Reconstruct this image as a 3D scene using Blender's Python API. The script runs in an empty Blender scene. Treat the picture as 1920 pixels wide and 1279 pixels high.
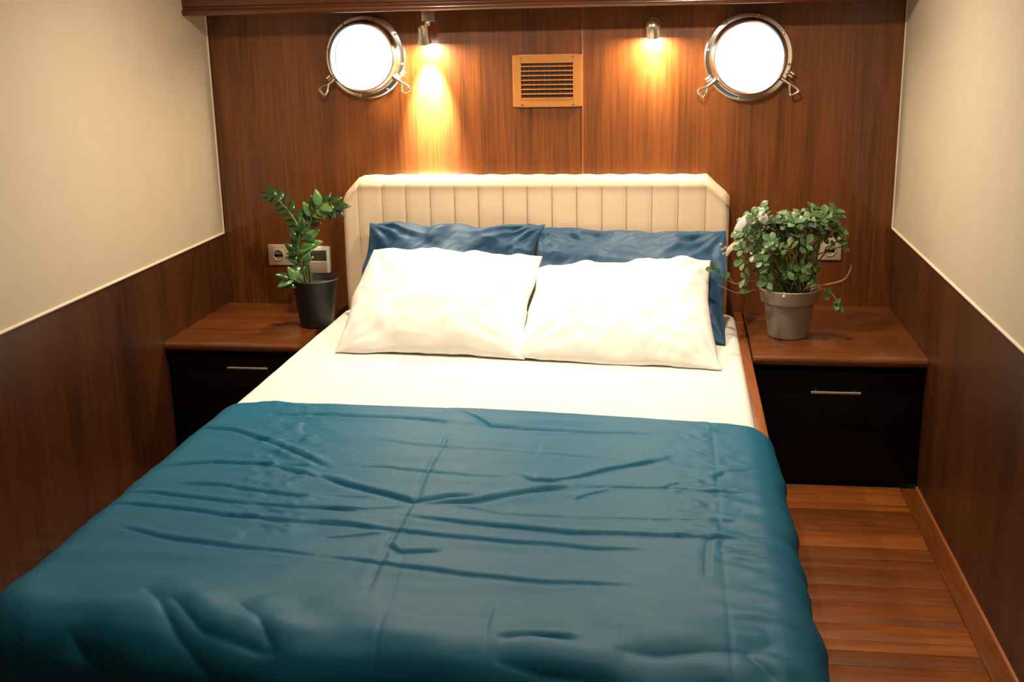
import bpy, bmesh, math, random
import numpy as np
from mathutils import Vector, Matrix, noise, Quaternion
random.seed(7)
PI = math.pi
C = bpy.context.scene.collection

# ------------------------------------------------------------------ camera
cam_d = bpy.data.cameras.new('camera')
cam = bpy.data.objects.new('camera', cam_d)
C.objects.link(cam)
pitch, yaw, roll = math.radians(15.1), math.radians(8.3), math.radians(-1.14)
fw = Vector((-math.sin(yaw)*math.cos(pitch), math.cos(yaw)*math.cos(pitch), -math.sin(pitch)))
rt = Vector((math.cos(yaw), math.sin(yaw), 0))
up = rt.cross(fw)
rt2 = math.cos(roll)*rt + math.sin(roll)*up
up2 = -math.sin(roll)*rt + math.cos(roll)*up
M = Matrix((rt2, up2, -fw)).transposed().to_4x4()
M.translation = Vector((0, -4.35, 1.47))
cam.matrix_world = M
cam_d.sensor_width = 36
cam_d.lens = 2150/1920*36
cam_d.clip_start = 0.05
bpy.context.scene.camera = cam

# ------------------------------------------------------------------ world, exposure, large lights
vs = bpy.context.scene.view_settings
vs.view_transform = 'Standard'
vs.look = 'None'
vs.gamma = 1
vs.exposure = -0.12
vs.use_curve_mapping = False
w = bpy.data.worlds.new('daylight')
bpy.context.scene.world = w
w.use_nodes = True
bg = w.node_tree.nodes['Background']
bg.inputs[0].default_value = (0.93, 0.96, 1, 1)
bg.inputs[1].default_value = 3.0

WARM = (1.0, 0.86, 0.67)
DOWNLIGHTS = [(-0.98, -1.0, 17), (0.02, -1.0, 21), (-1.0, -2.4, 2.6), (0.05, -2.4, 5.2), (-0.5, -3.9, 1)]
for i, (x, y, e) in enumerate(DOWNLIGHTS):
    l = bpy.data.lights.new('downlight_lamp', 'AREA')
    l.shape = 'DISK'; l.size = 0.09; l.energy = e; l.color = WARM; l.spread = math.radians(175)
    o = bpy.data.objects.new('downlight_lamp', l); C.objects.link(o)
    o.location = (x, y, 1.83)
SPOTS = [(-0.926, 1.425, 520, 1.0), (-0.095, 1.425, 22, 1.0)]   # the two wall spotlights


# ------------------------------------------------------------------ materials
def new_mat(name):
    m = bpy.data.materials.new(name); m.use_nodes = True
    return m, m.node_tree.nodes, m.node_tree.links, m.node_tree.nodes['Principled BSDF']

def simple(name, col, rough=0.5, metal=0.0, coat=0.0, bump=0.0, bscale=200, var=0.0, vscale=5, spec=0.5, sheen=0.0):
    m, n, l, b = new_mat(name)
    b.inputs['Base Color'].default_value = (*col, 1)
    b.inputs['Roughness'].default_value = rough
    b.inputs['Metallic'].default_value = metal
    b.inputs['Coat Weight'].default_value = coat
    b.inputs['Coat Roughness'].default_value = 0.08
    b.inputs['Specular IOR Level'].default_value = spec
    b.inputs['Sheen Weight'].default_value = sheen
    tc = n.new('ShaderNodeTexCoord')
    if bump:
        t = n.new('ShaderNodeTexNoise'); t.inputs['Scale'].default_value = bscale; t.inputs['Detail'].default_value = 3
        bp = n.new('ShaderNodeBump'); bp.inputs['Strength'].default_value = bump; bp.inputs['Distance'].default_value = 0.002
        l.new(tc.outputs['Object'], t.inputs['Vector']); l.new(t.outputs['Fac'], bp.inputs['Height']); l.new(bp.outputs[0], b.inputs['Normal'])
    if var:
        t = n.new('ShaderNodeTexNoise'); t.inputs['Scale'].default_value = vscale; t.inputs['Detail'].default_value = 4
        r = n.new('ShaderNodeMapRange'); r.inputs['To Min'].default_value = 1-var; r.inputs['To Max'].default_value = 1+var
        h = n.new('ShaderNodeHueSaturation'); h.inputs['Color'].default_value = (*col, 1)
        l.new(tc.outputs['Object'], t.inputs['Vector']); l.new(t.outputs['Fac'], r.inputs['Value']); l.new(r.outputs[0], h.inputs['Value'])
        l.new(h.outputs[0], b.inputs['Base Color'])
    return m

def wood(name, dark, light, scale=(14, 14, 0.7), rough=0.35, coat=0.6, coatr=0.12, rnd=0.12, band=1.6):
    """varnished mahogany: fine streaks along the axis with the small scale, broad bands, pores"""
    m, n, l, b = new_mat(name)
    tc = n.new('ShaderNodeTexCoord'); oi = n.new('ShaderNodeObjectInfo')
    mp = n.new('ShaderNodeMapping'); mp.inputs['Scale'].default_value = scale
    ad = n.new('ShaderNodeVectorMath'); ad.operation = 'ADD'
    sc = n.new('ShaderNodeVectorMath'); sc.operation = 'SCALE'; sc.inputs[0].default_value = (7.1, 3.3, 5.7)
    l.new(oi.outputs['Random'], sc.inputs['Scale'])
    l.new(tc.outputs['Object'], ad.inputs[0]); l.new(sc.outputs[0], ad.inputs[1]); l.new(ad.outputs[0], mp.inputs['Vector'])
    broad = n.new('ShaderNodeTexNoise'); broad.inputs['Scale'].default_value = band*0.35; broad.inputs['Detail'].default_value = 3; broad.inputs['Distortion'].default_value = 0.4
    fine = n.new('ShaderNodeTexNoise'); fine.inputs['Scale'].default_value = 6; fine.inputs['Detail'].default_value = 6; fine.inputs['Roughness'].default_value = 0.65
    l.new(mp.outputs[0], broad.inputs['Vector']); l.new(mp.outputs[0], fine.inputs['Vector'])
    mx = n.new('ShaderNodeMath'); mx.operation = 'MULTIPLY_ADD'; mx.inputs[1].default_value = 0.55
    l.new(fine.outputs['Fac'], mx.inputs[0])
    m2 = n.new('ShaderNodeMath'); m2.operation = 'MULTIPLY'; m2.inputs[1].default_value = 0.45
    l.new(broad.outputs['Fac'], m2.inputs[0]); l.new(m2.outputs[0], mx.inputs[2])
    cr = n.new('ShaderNodeValToRGB')
    cr.color_ramp.elements[0].position = 0.33; cr.color_ramp.elements[0].color = (*dark, 1)
    cr.color_ramp.elements[1].position = 0.66; cr.color_ramp.elements[1].color = (*light, 1)
    l.new(mx.outputs[0], cr.inputs['Fac'])
    hs = n.new('ShaderNodeHueSaturation')
    mr = n.new('ShaderNodeMapRange'); mr.inputs['To Min'].default_value = 1-rnd; mr.inputs['To Max'].default_value = 1+rnd
    l.new(oi.outputs['Random'], mr.inputs['Value']); l.new(mr.outputs[0], hs.inputs['Value'])
    l.new(cr.outputs[0], hs.inputs['Color']); l.new(hs.outputs[0], b.inputs['Base Color'])
    bp = n.new('ShaderNodeBump'); bp.inputs['Strength'].default_value = 0.06; bp.inputs['Distance'].default_value = 0.001
    l.new(fine.outputs['Fac'], bp.inputs['Height']); l.new(bp.outputs[0], b.inputs['Normal'])
    b.inputs['Roughness'].default_value = rough
    b.inputs['Coat Weight'].default_value = coat
    b.inputs['Coat Roughness'].default_value = coatr
    if coat < .1: b.inputs['Specular IOR Level'].default_value = .2
    return m

def fabric(name, col, rough=0.8, weave=900, bump=0.25, sheen=0.0, spec=0.3, var=0.04):
    m, n, l, b = new_mat(name)
    tc = n.new('ShaderNodeTexCoord')
    a = n.new('ShaderNodeTexNoise'); a.inputs['Scale'].default_value = weave; a.inputs['Detail'].default_value = 2
    c = n.new('ShaderNodeTexNoise'); c.inputs['Scale'].default_value = 9; c.inputs['Detail'].default_value = 5
    l.new(tc.outputs['Object'], a.inputs['Vector']); l.new(tc.outputs['Object'], c.inputs['Vector'])
    bp = n.new('ShaderNodeBump'); bp.inputs['Strength'].default_value = bump; bp.inputs['Distance'].default_value = 0.001
    l.new(a.outputs['Fac'], bp.inputs['Height']); l.new(bp.outputs[0], b.inputs['Normal'])
    mr = n.new('ShaderNodeMapRange'); mr.inputs['To Min'].default_value = 1-var; mr.inputs['To Max'].default_value = 1+var
    hs = n.new('ShaderNodeHueSaturation'); hs.inputs['Color'].default_value = (*col, 1)
    l.new(c.outputs['Fac'], mr.inputs['Value']); l.new(mr.outputs[0], hs.inputs['Value']); l.new(hs.outputs[0], b.inputs['Base Color'])
    b.inputs['Roughness'].default_value = rough
    b.inputs['Specular IOR Level'].default_value = spec
    b.inputs['Sheen Weight'].default_value = sheen
    b.inputs['Sheen Roughness'].default_value = 0.4
    return m

def emit(name, col, s):
    m, n, l, b = new_mat(name)
    b.inputs['Base Color'].default_value = (*col, 1)
    b.inputs['Emission Color'].default_value = (*col, 1)
    b.inputs['Emission Strength'].default_value = s
    return m

W_DARK, W_LIGHT = (0.060, 0.0145, 0.0012), (0.215, 0.060, 0.0070)
m_wall = wood('mahogany_vertical', W_DARK, W_LIGHT, (16, 16, 0.6), rough=0.42, coat=0.34, coatr=0.09, rnd=0.10)
m_side = wood('mahogany_side_shaded', (0.016, 0.0032, 0.0003), (0.078, 0.019, 0.0011), (14, 14, 0.6), rough=0.45, coat=0.14, coatr=0.2)  # same mahogany, with the dimness of the side walls put into its colour
m_beam = wood('mahogany_beam', (0.04, 0.009, 0.0015), (0.12, 0.032, 0.005), (0.6, 16, 16), rough=0.3, coat=0.6)
m_counter = wood('mahogany_counter', (0.06, 0.015, 0.0025), (0.19, 0.052, 0.009), (0.8, 14, 14), rough=0.3, coat=0.6)
m_rail = wood('mahogany_rail', (0.20, 0.055, 0.012), (0.36, 0.115, 0.028), (14, 0.7, 14), rough=0.35, coat=0.5)
m_floor = wood('mahogany_plank', (0.13, 0.030, 0.004), (0.37, 0.105, 0.018), (0.9, 12, 12), rough=0.38, coat=0.35, coatr=0.25, rnd=0.32)
m_floor_border = wood('mahogany_border_plank', (0.11, 0.024, 0.003), (0.26, 0.068, 0.010), (12, 0.9, 12), rough=0.38, coat=0.35, coatr=0.25)
m_dark = wood('wenge_front', (0.0012, 0.0006, 0.0008), (0.004, 0.0016, 0.0020), (0.8, 14, 14), rough=0.5, coat=0.02, coatr=0.25)
m_cream_wall = fabric('cream_wall_vinyl', (0.54, 0.455, 0.345), rough=0.75, weave=260, bump=0.3, var=0.05)
m_bead = simple('cream_bead', (0.72, 0.62, 0.46), 0.5)
m_ceiling = simple('ceiling_cream', (0.62, 0.57, 0.48), 0.8, bump=0.1)
m_chrome = simple('chrome', (0.92, 0.92, 0.90), 0.2, 1.0)
m_nickel = simple('brushed_nickel', (0.62, 0.56, 0.44), 0.32, 1.0)
m_steel = simple('satin_steel', (0.60, 0.56, 0.52), 0.3, 1.0)
m_head = fabric('cream_upholstery', (0.74, 0.565, 0.385), rough=0.85, weave=700, bump=0.5, var=0.03)
m_sheet = fabric('white_cotton', (0.76, 0.735, 0.68), rough=0.85, weave=1200, bump=0.12, var=0.02)
m_pillow = fabric('ivory_cotton', (0.82, 0.80, 0.745), rough=0.85, weave=1200, bump=0.12, var=0.02)
m_blue = fabric('blue_sateen', (0.001, 0.112, 0.205), rough=0.52, weave=1400, bump=0.08, sheen=0.0, spec=0.25, var=0.06)
m_bluep = fabric('navy_sateen', (0.006, 0.050, 0.115), rough=0.58, weave=1400, bump=0.08, sheen=0.12, spec=0.4, var=0.06)
m_vent = simple('copper_tan_plastic', (0.42, 0.17, 0.045), 0.3, coat=0.4)
m_ventd = simple('dark_duct', (0.02, 0.010, 0.006), 0.7)
m_plate = simple('beige_plate', (0.42, 0.33, 0.24), 0.35, coat=0.2)
m_plate2 = simple('champagne_plate', (0.46, 0.36, 0.25), 0.35)
m_white_pl = simple('white_plastic', (0.80, 0.76, 0.66), 0.35)
m_screen = simple('grey_screen', (0.07, 0.065, 0.045), 0.15)
m_button = simple('button_tan', (0.45, 0.28, 0.15), 0.4)
m_blackpot = simple('black_pot', (0.004, 0.0042, 0.004), 0.5, bump=0.15, bscale=400)
m_soil = simple('soil', (0.02, 0.012, 0.007), 0.95, bump=1, bscale=120)
m_taupe = simple('taupe_plastic', (0.26, 0.20, 0.155), 0.5, bump=0.1, bscale=300)
m_stem = simple('stem_green', (0.10, 0.13, 0.03), 0.5, var=0.2, vscale=20)
m_twig = simple('twig_tan', (0.28, 0.15, 0.06), 0.6, var=0.2, vscale=20)
m_zz = simple('zz_leaf', (0.016, 0.055, 0.012), 0.25, coat=0.3, var=0.5, vscale=14)
m_zzl = simple('zz_leaf_light', (0.09, 0.22, 0.055), 0.28, coat=0.3, var=0.3, vscale=14)
m_jade = simple('jade_leaf', (0.075, 0.145, 0.045), 0.4, var=0.45, vscale=12)
m_jadel = simple('jade_leaf_pale', (0.20, 0.29, 0.16), 0.4, var=0.35, vscale=12)
m_pale = simple('pale_leaf', (0.72, 0.66, 0.50), 0.5, var=0.15, vscale=20)
m_whitel = simple('white_leaf', (0.75, 0.74, 0.70), 0.5)
m_stitch = simple('stitch_thread', (0.34, 0.22, 0.11), 0.8)
m_tag = simple('brown_tag', (0.10, 0.05, 0.025), 0.7)
m_lens = emit('lamp_lens', (0.85, 0.92, 1.0), 14)
m_down = emit('downlight_lens', (1.0, 0.82, 0.6), 6)
def glass_mat():
    m, n, l, b = new_mat('clear_glass')
    b.inputs['Base Color'].default_value = (0.97, 0.98, 1, 1); b.inputs['Roughness'].default_value = 0.0
    b.inputs['Transmission Weight'].default_value = 1.0; b.inputs['IOR'].default_value = 1.45
    return m
m_glass = glass_mat()

# ------------------------------------------------------------------ helpers
WL = {}
def thing(name, label, cat, loc=(0, 0, 0), group=None):
    o = bpy.data.objects.new(name, None); C.objects.link(o); o.location = loc
    o.empty_display_size = 0.05
    o['label'] = label; o['category'] = cat
    if group: o['group'] = group
    WL[o.name] = Vector(loc)
    return o
def tag(o, label, cat, group=None):
    o['label'] = label; o['category'] = cat
    if group: o['group'] = group
    return o
def obj(name, bm, mat, parent=None, smooth=True, origin=None, kind=None, label=None, angle=35):
    """bm is in world coordinates; link it as one mesh object under parent"""
    p = WL[parent.name] if parent else Vector((0, 0, 0))
    o0 = Vector(origin) if origin is not None else p
    bmesh.ops.translate(bm, verts=bm.verts, vec=-o0)
    me = bpy.data.meshes.new(name); bm.to_mesh(me); bm.free()
    for q in (mat if isinstance(mat, (list, tuple)) else [mat]): me.materials.append(q)
    if smooth:
        me.polygons.foreach_set('use_smooth', [True]*len(me.polygons))
        if angle: me.set_sharp_from_angle(angle=math.radians(angle))
    o = bpy.data.objects.new(name, me); C.objects.link(o)
    if parent: o.parent = parent; o.location = o0-p
    else: o.location = o0
    WL[o.name] = o0
    if kind: o['kind'] = kind
    if label: o['label'] = label
    return o
def bx(bm, x0, x1, y0, y1, z0, z1, bev=0.0, seg=2):
    vs_ = [bm.verts.new(v) for v in ((x0,y0,z0),(x1,y0,z0),(x1,y1,z0),(x0,y1,z0),(x0,y0,z1),(x1,y0,z1),(x1,y1,z1),(x0,y1,z1))]
    fs = [bm.faces.new([vs_[i] for i in q]) for q in ((3,2,1,0),(4,5,6,7),(0,1,5,4),(1,2,6,5),(2,3,7,6),(3,0,4,7))]
    if bev:
        es = list({e for f in fs for e in f.edges})
        bmesh.ops.bevel(bm, geom=es, offset=bev, segments=seg, affect='EDGES', profile=0.5)
    return bm
def box(*a, **k): return bx(bmesh.new(), *a, **k)
def prism(bm, pts, axis, a, b, bev=0):
    """extrude polygon pts (2D) along axis ('x','y','z') from a to b"""
    def V(p, t): return (t, p[0], p[1]) if axis == 'x' else (p[0], t, p[1]) if axis == 'y' else (p[0], p[1], t)
    A = [bm.verts.new(V(p, a)) for p in pts]; B = [bm.verts.new(V(p, b)) for p in pts]
    n = len(pts); fs = [bm.faces.new(A), bm.faces.new(B[::-1])]
    for i in range(n): fs.append(bm.faces.new((A[i], B[i], B[(i+1) % n], A[(i+1) % n])))
    bmesh.ops.recalc_face_normals(bm, faces=fs)
    if bev:
        bmesh.ops.bevel(bm, geom=list({e for f in fs for e in f.edges}), offset=bev, segments=2, affect='EDGES', profile=0.5)
    return bm
def lathe(bm, prof, c, axis=Vector((0, 0, 1)), seg=48, closed=False):
    """prof = [(radius, height)], revolved about axis through c"""
    q = Vector((0, 0, 1)).rotation_difference(Vector(axis).normalized()); c = Vector(c)
    rings = []
    for r, h in prof:
        if r < 1e-6: rings.append([bm.verts.new(c+q @ Vector((0, 0, h)))])
        else: rings.append([bm.verts.new(c+q @ Vector((r*math.cos(2*PI*i/seg), r*math.sin(2*PI*i/seg), h))) for i in range(seg)])
    prs = list(zip(rings, rings[1:]))
    if closed: prs.append((rings[-1], rings[0]))
    for A, B in prs:
        for i in range(seg):
            j = (i+1) % seg
            if len(A) == 1 and len(B) == 1: continue
            if len(A) == 1: bm.faces.new((A[0], B[i], B[j]))
            elif len(B) == 1: bm.faces.new((A[i], B[0], A[j]))
            else: bm.faces.new((A[i], B[i], B[j], A[j]))
    bmesh.ops.recalc_face_normals(bm, faces=bm.faces)
    return bm
def tube(bm, pts, rad, seg=8, closed=False):
    pts = [Vector(p) for p in pts]; n = len(pts)
    rads = rad if isinstance(rad, (list, tuple)) else [rad]*n
    rings = []; prev = None
    for i, p in enumerate(pts):
        if closed: t = (pts[(i+1) % n]-pts[i-1]).normalized()
        else: t = (pts[min(i+1, n-1)]-pts[max(i-1, 0)]).normalized()
        if prev is None:
            a = t.orthogonal().normalized()
        else:
            a = (prev-t*prev.dot(t)).normalized()
        prev = a; b = t.cross(a)
        rings.append([bm.verts.new(p+rads[i]*(math.cos(2*PI*k/seg)*a+math.sin(2*PI*k/seg)*b)) for k in range(seg)])
    prs = list(zip(rings, rings[1:]))
    if closed: prs.append((rings[-1], rings[0]))
    for A, B in prs:
        for k in range(seg): bm.faces.new((A[k], A[(k+1) % seg], B[(k+1) % seg], B[k]))
    if not closed:
        bm.faces.new(rings[0][::-1]); bm.faces.new(rings[-1])
    return bm
def spline(pts, n=6):
    P = [Vector(p) for p in pts]; out = []
    for i in range(len(P)-1):
        a, b, c, d = P[max(i-1, 0)], P[i], P[i+1], P[min(i+2, len(P)-1)]
        for k in range(n):
            t = k/n
            out.append(0.5*((2*b)+(-a+c)*t+(2*a-5*b+4*c-d)*t*t+(-a+3*b-3*c+d)*t**3))
    out.append(P[-1]); return out
def grid_obj(name, V, mat, parent=None, kind=None, solid=0, origin=None):
    """V: (n, m, 3) numpy array of world points"""
    n, m, _ = V.shape
    p = WL[parent.name] if parent else Vector((0, 0, 0))
    o0 = Vector(origin) if origin is not None else p
    vv = (V.reshape(-1, 3)-np.array(o0))
    idx = np.arange(n*m).reshape(n, m)
    F = np.stack([idx[:-1, :-1], idx[1:, :-1], idx[1:, 1:], idx[:-1, 1:]], -1).reshape(-1, 4)
    me = bpy.data.meshes.new(name)
    me.vertices.add(len(vv)); me.vertices.foreach_set('co', vv.ravel())
    me.loops.add(F.size); me.loops.foreach_set('vertex_index', F.ravel())
    me.polygons.add(len(F)); me.polygons.foreach_set('loop_start', np.arange(0, F.size, 4))
    me.polygons.foreach_set('use_smooth', np.ones(len(F), bool))
    me.update(calc_edges=True); me.materials.append(mat)
    o = bpy.data.objects.new(name, me); C.objects.link(o)
    if parent: o.parent = parent; o.location = o0-p
    else: o.location = o0
    WL[o.name] = o0
    if solid:
        s = o.modifiers.new('thickness', 'SOLIDIFY'); s.thickness = abs(solid); s.offset = 1 if solid > 0 else -1
    if kind: o['kind'] = kind
    return o
def fbm(X, Y, sc, seed, oct=3):
    """cheap smooth value noise on arrays, -1..1"""
    out = np.zeros_like(X); amp = 1; tot = 0
    rs = np.random.RandomState(seed)
    for k in range(oct):
        T = rs.rand(64, 64)*2-1
        x = X*sc*2**k+13.7*k; y = Y*sc*2**k+7.1*k
        xi = np.floor(x).astype(int); yi = np.floor(y).astype(int); fx = x-xi; fy = y-yi
        fx = fx*fx*(3-2*fx); fy = fy*fy*(3-2*fy)
        g = lambda a, b: T[a % 64, b % 64]
        out += amp*((g(xi, yi)*(1-fx)+g(xi+1, yi)*fx)*(1-fy)+(g(xi, yi+1)*(1-fx)+g(xi+1, yi+1)*fx)*fy)
        tot += amp; amp *= 0.5
    return out/tot
def crease_field(X, Y, creases, w0=0.008):
    H = np.zeros_like(X)
    for wt, pl in creases:
        P = np.array(pl); best = np.full(X.shape, 1e9); sgn = np.zeros_like(X); par = np.zeros_like(X)
        L = np.r_[0, np.cumsum(np.hypot(*np.diff(P, axis=0).T))]; tot = L[-1]
        for i in range(len(P)-1):
            a, b = P[i], P[i+1]; d = b-a; n2 = d@d
            t = np.clip(((X-a[0])*d[0]+(Y-a[1])*d[1])/n2, 0, 1)
            qx = X-(a[0]+t*d[0]); qy = Y-(a[1]+t*d[1]); D = np.hypot(qx, qy)
            c = (d[0]*qy-d[1]*qx); up_ = D < best
            best = np.where(up_, D, best); sgn = np.where(up_, np.sign(c), sgn); par = np.where(up_, L[i]+t*math.sqrt(n2), par)
        s = best*sgn                                   # signed: + is left of direction (towards head when drawn left to right)
        taper = np.clip(np.minimum(par, tot-par)/(0.12*tot+0.01), 0, 1)**0.7*0.85+0.15
        w_ = w0*(0.8+0.3*wt)
        big = wt >= 2
        if big: w_ = w0*wt*1.5; wt = wt*.55
        else: s = s+.18*w0*np.sin(par*40+wt*9)
        H += wt*taper*(-0.75*np.exp(-np.abs(s)/(.62*w_))+0.42*np.exp(-((s-2.2*w_)/(1.6*w_))**2)+0.16*np.exp(-((s+3*w_)/(2.2*w_))**2))
    return H

# ------------------------------------------------------------------ the room
XL, XR, YB, ZC = -1.80, 0.80, -4.9, 1.85
PORTS = [(-1.172, 1.388, 0.155), (0.250, 1.365, 0.158)]
HOLE = 0.118
def struct(o, label, cat):
    o['kind'] = 'structure'; o['label'] = label; o['category'] = cat
    return o
def holed(bm, x0, x1, z0, z1, y0, y1, hole=None, bev=0.0):
    if hole is None: return bx(bm, x0, x1, y0, y1, z0, z1, 0)
    cx, cz, r = hole
    angs = [2*PI*i/64 for i in range(64)]+[math.atan2(z-cz, x-cx) % (2*PI) for x in (x0, x1) for z in (z0, z1)]
    angs = sorted(angs); rows = []
    for a in angs:
        c, s = math.cos(a), math.sin(a)
        t = min([(x1-cx)/c if c > 1e-9 else 1e9, (x0-cx)/c if c < -1e-9 else 1e9, (z1-cz)/s if s > 1e-9 else 1e9, (z0-cz)/s if s < -1e-9 else 1e9])
        rows.append([bm.verts.new(v) for v in ((cx+r*c, y0, cz+r*s), (cx+t*c, y0, cz+t*s), (cx+t*c, y1, cz+t*s), (cx+r*c, y1, cz+r*s))])
    n = len(rows)
    for i in range(n):
        A, B = rows[i], rows[(i+1) % n]
        for k in range(4): bm.faces.new((A[k], A[(k+1) % 4], B[(k+1) % 4], B[k]))
    bmesh.ops.recalc_face_normals(bm, faces=bm.faces)
    return bm
bm = bmesh.new()
for (cx, cz, r), (a, b) in zip(PORTS, ((XL-.05, -0.5), (-0.5, XR+.05))):
    holed(bm, a, b, 0, ZC+.05, 0.020, 0.06, (cx, cz, HOLE))
wall_back = struct(obj('wall_back', bm, m_dark, None, smooth=False), 'varnished mahogany bulkhead wall behind the headboard with two portholes', 'wall')
SE = [XL, -1.638, -0.735, -0.351, 0.052, XR]
for i in range(5):
    a, b = SE[i]+.0003, SE[i+1]-.0003
    h = {1: (*PORTS[0][:2], HOLE), 4: (*PORTS[1][:2], HOLE)}.get(i)
    o = obj('panel', holed(bmesh.new(), a, b, 0.0, ZC, 0.0, 0.020, h, 0.0012), m_wall, wall_back, smooth=False)
for x in (-1.638, -0.351):   # thin raised cover beads on the two strong joints
    obj('joint_bead', box(x-.003, x+.003, -0.0022, 0.001, 0.0, ZC, 0.001), m_rail if x > -1 else m_wall, wall_back)

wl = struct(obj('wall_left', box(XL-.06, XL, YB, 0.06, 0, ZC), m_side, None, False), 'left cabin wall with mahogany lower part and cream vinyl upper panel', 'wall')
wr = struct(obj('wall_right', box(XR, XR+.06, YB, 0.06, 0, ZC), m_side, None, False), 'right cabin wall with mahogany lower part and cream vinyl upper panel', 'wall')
for wall, x, s, zb in ((wl, XL, 1, 0.712), (wr, XR, -1, 0.742)):
    x2 = x+s*0.008
    bm = box(min(x-s*.002, x2), max(x-s*.002, x2), YB+.02, -0.006, zb, ZC-.001, 0.003)
    obj('upholstered_panel', bm, m_cream_wall, wall, label='cream vinyl upper panel')
    bm = bmesh.new()
    tube(bm, [(x+s*.007, YB+.03, zb+.002), (x+s*.007, -0.008, zb+.002)], 0.0055, 8)
    tube(bm, [(x+s*.007, -0.008, zb+.002), (x+s*.007, -0.008, ZC-.01)], 0.005, 8)
    obj('edge_bead', bm, m_bead, wall, label='cream edging bead')
struct(obj('wall_rear', box(XL-.06, XR+.06, YB-.06, YB, 0, ZC), m_cream_wall, None, False), 'cream rear wall of the cabin behind the viewer', 'wall')
struct(obj('ceiling', box(XL-.06, XR+.06, YB-.06, 0.06, ZC, ZC+.05), m_ceiling, None, False), 'cream cabin ceiling above the bed', 'ceiling')

# floor: sub-floor plus individual planks across the aisle, a border plank along the wall and one along the cabinet
fl = struct(obj('floor', box(XL-.06, XR+.06, YB-.06, 0.06, -0.05, -0.016), m_dark, None, False), 'reddish mahogany plank floor beside the bed', 'floor')
y = -0.765; k = 0
rr = random.Random(3)
WID = [0.085, 0.05, 0.07, 0.105, 0.10, 0.075, 0.06, 0.11, 0.09, 0.12]
while y > YB+.05:
    wd = WID[k % len(WID)]; y2 = max(y-wd, YB+.01)
    xa = 0.20 if y > -2.62 else XL+.02
    dz = rr.uniform(-.0006, 0.0004)
    obj('plank', box(xa, XR-.058, y2+.0002, y-.0002, -0.016, dz, 0.0004), m_floor, fl, origin=((xa+XR)/2, (y+y2)/2, 0))
    if y > -2.62: obj('plank', box(XL+.02, -1.24, y2+.0008, y-.0008, -0.016, dz, 0.0012), m_floor, fl, origin=(-1.5, (y+y2)/2, 0))
    y = y2; k += 1
obj('border_plank', box(XR-.056, XR-.004, YB+.01, -0.705, -0.016, 0.0, 0.0012), m_floor_border, fl, origin=(XR-.03, -2, 0))
obj('border_plank', box(0.20, XR-.058, -0.763, -0.702, -0.016, 0.0, 0.0012), m_floor, fl, origin=(.5, -.73, 0))
bm = bmesh.new(); prism(bm, [(XR, 0.0), (XR-.006, 0.0), (XR-.005, 0.003), (XR, 0.007)], 'y', YB+.01, -0.70)
struct(obj('baseboard_right', bm, m_rail, None, False), 'thin wooden bead where the right wall meets the floor', 'baseboard')

# beam / valance under the ceiling
BZ, BY = 1.547, -0.215
bm = bmesh.new()
pr = [(0.0, BZ+.004), (BY+.030, BZ+.004)]
for i in range(7):
    a = -PI/2-PI*i/6
    pr.append((BY+.004+.012*math.cos(a)-.0, BZ+.012+.012*math.sin(a)))
pr += [(BY+.004, BZ+.026), (BY+.004, BZ+.030), (BY, BZ+.034), (BY, ZC), (0, ZC)]
prism(bm, [(p[0], p[1]) for p in pr], 'x', XL, XR)
struct(obj('trim_1', bm, m_beam, None, True, origin=(-.5, 0, BZ)), 'dark mahogany boxed beam under the ceiling above the portholes', 'beam')

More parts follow.
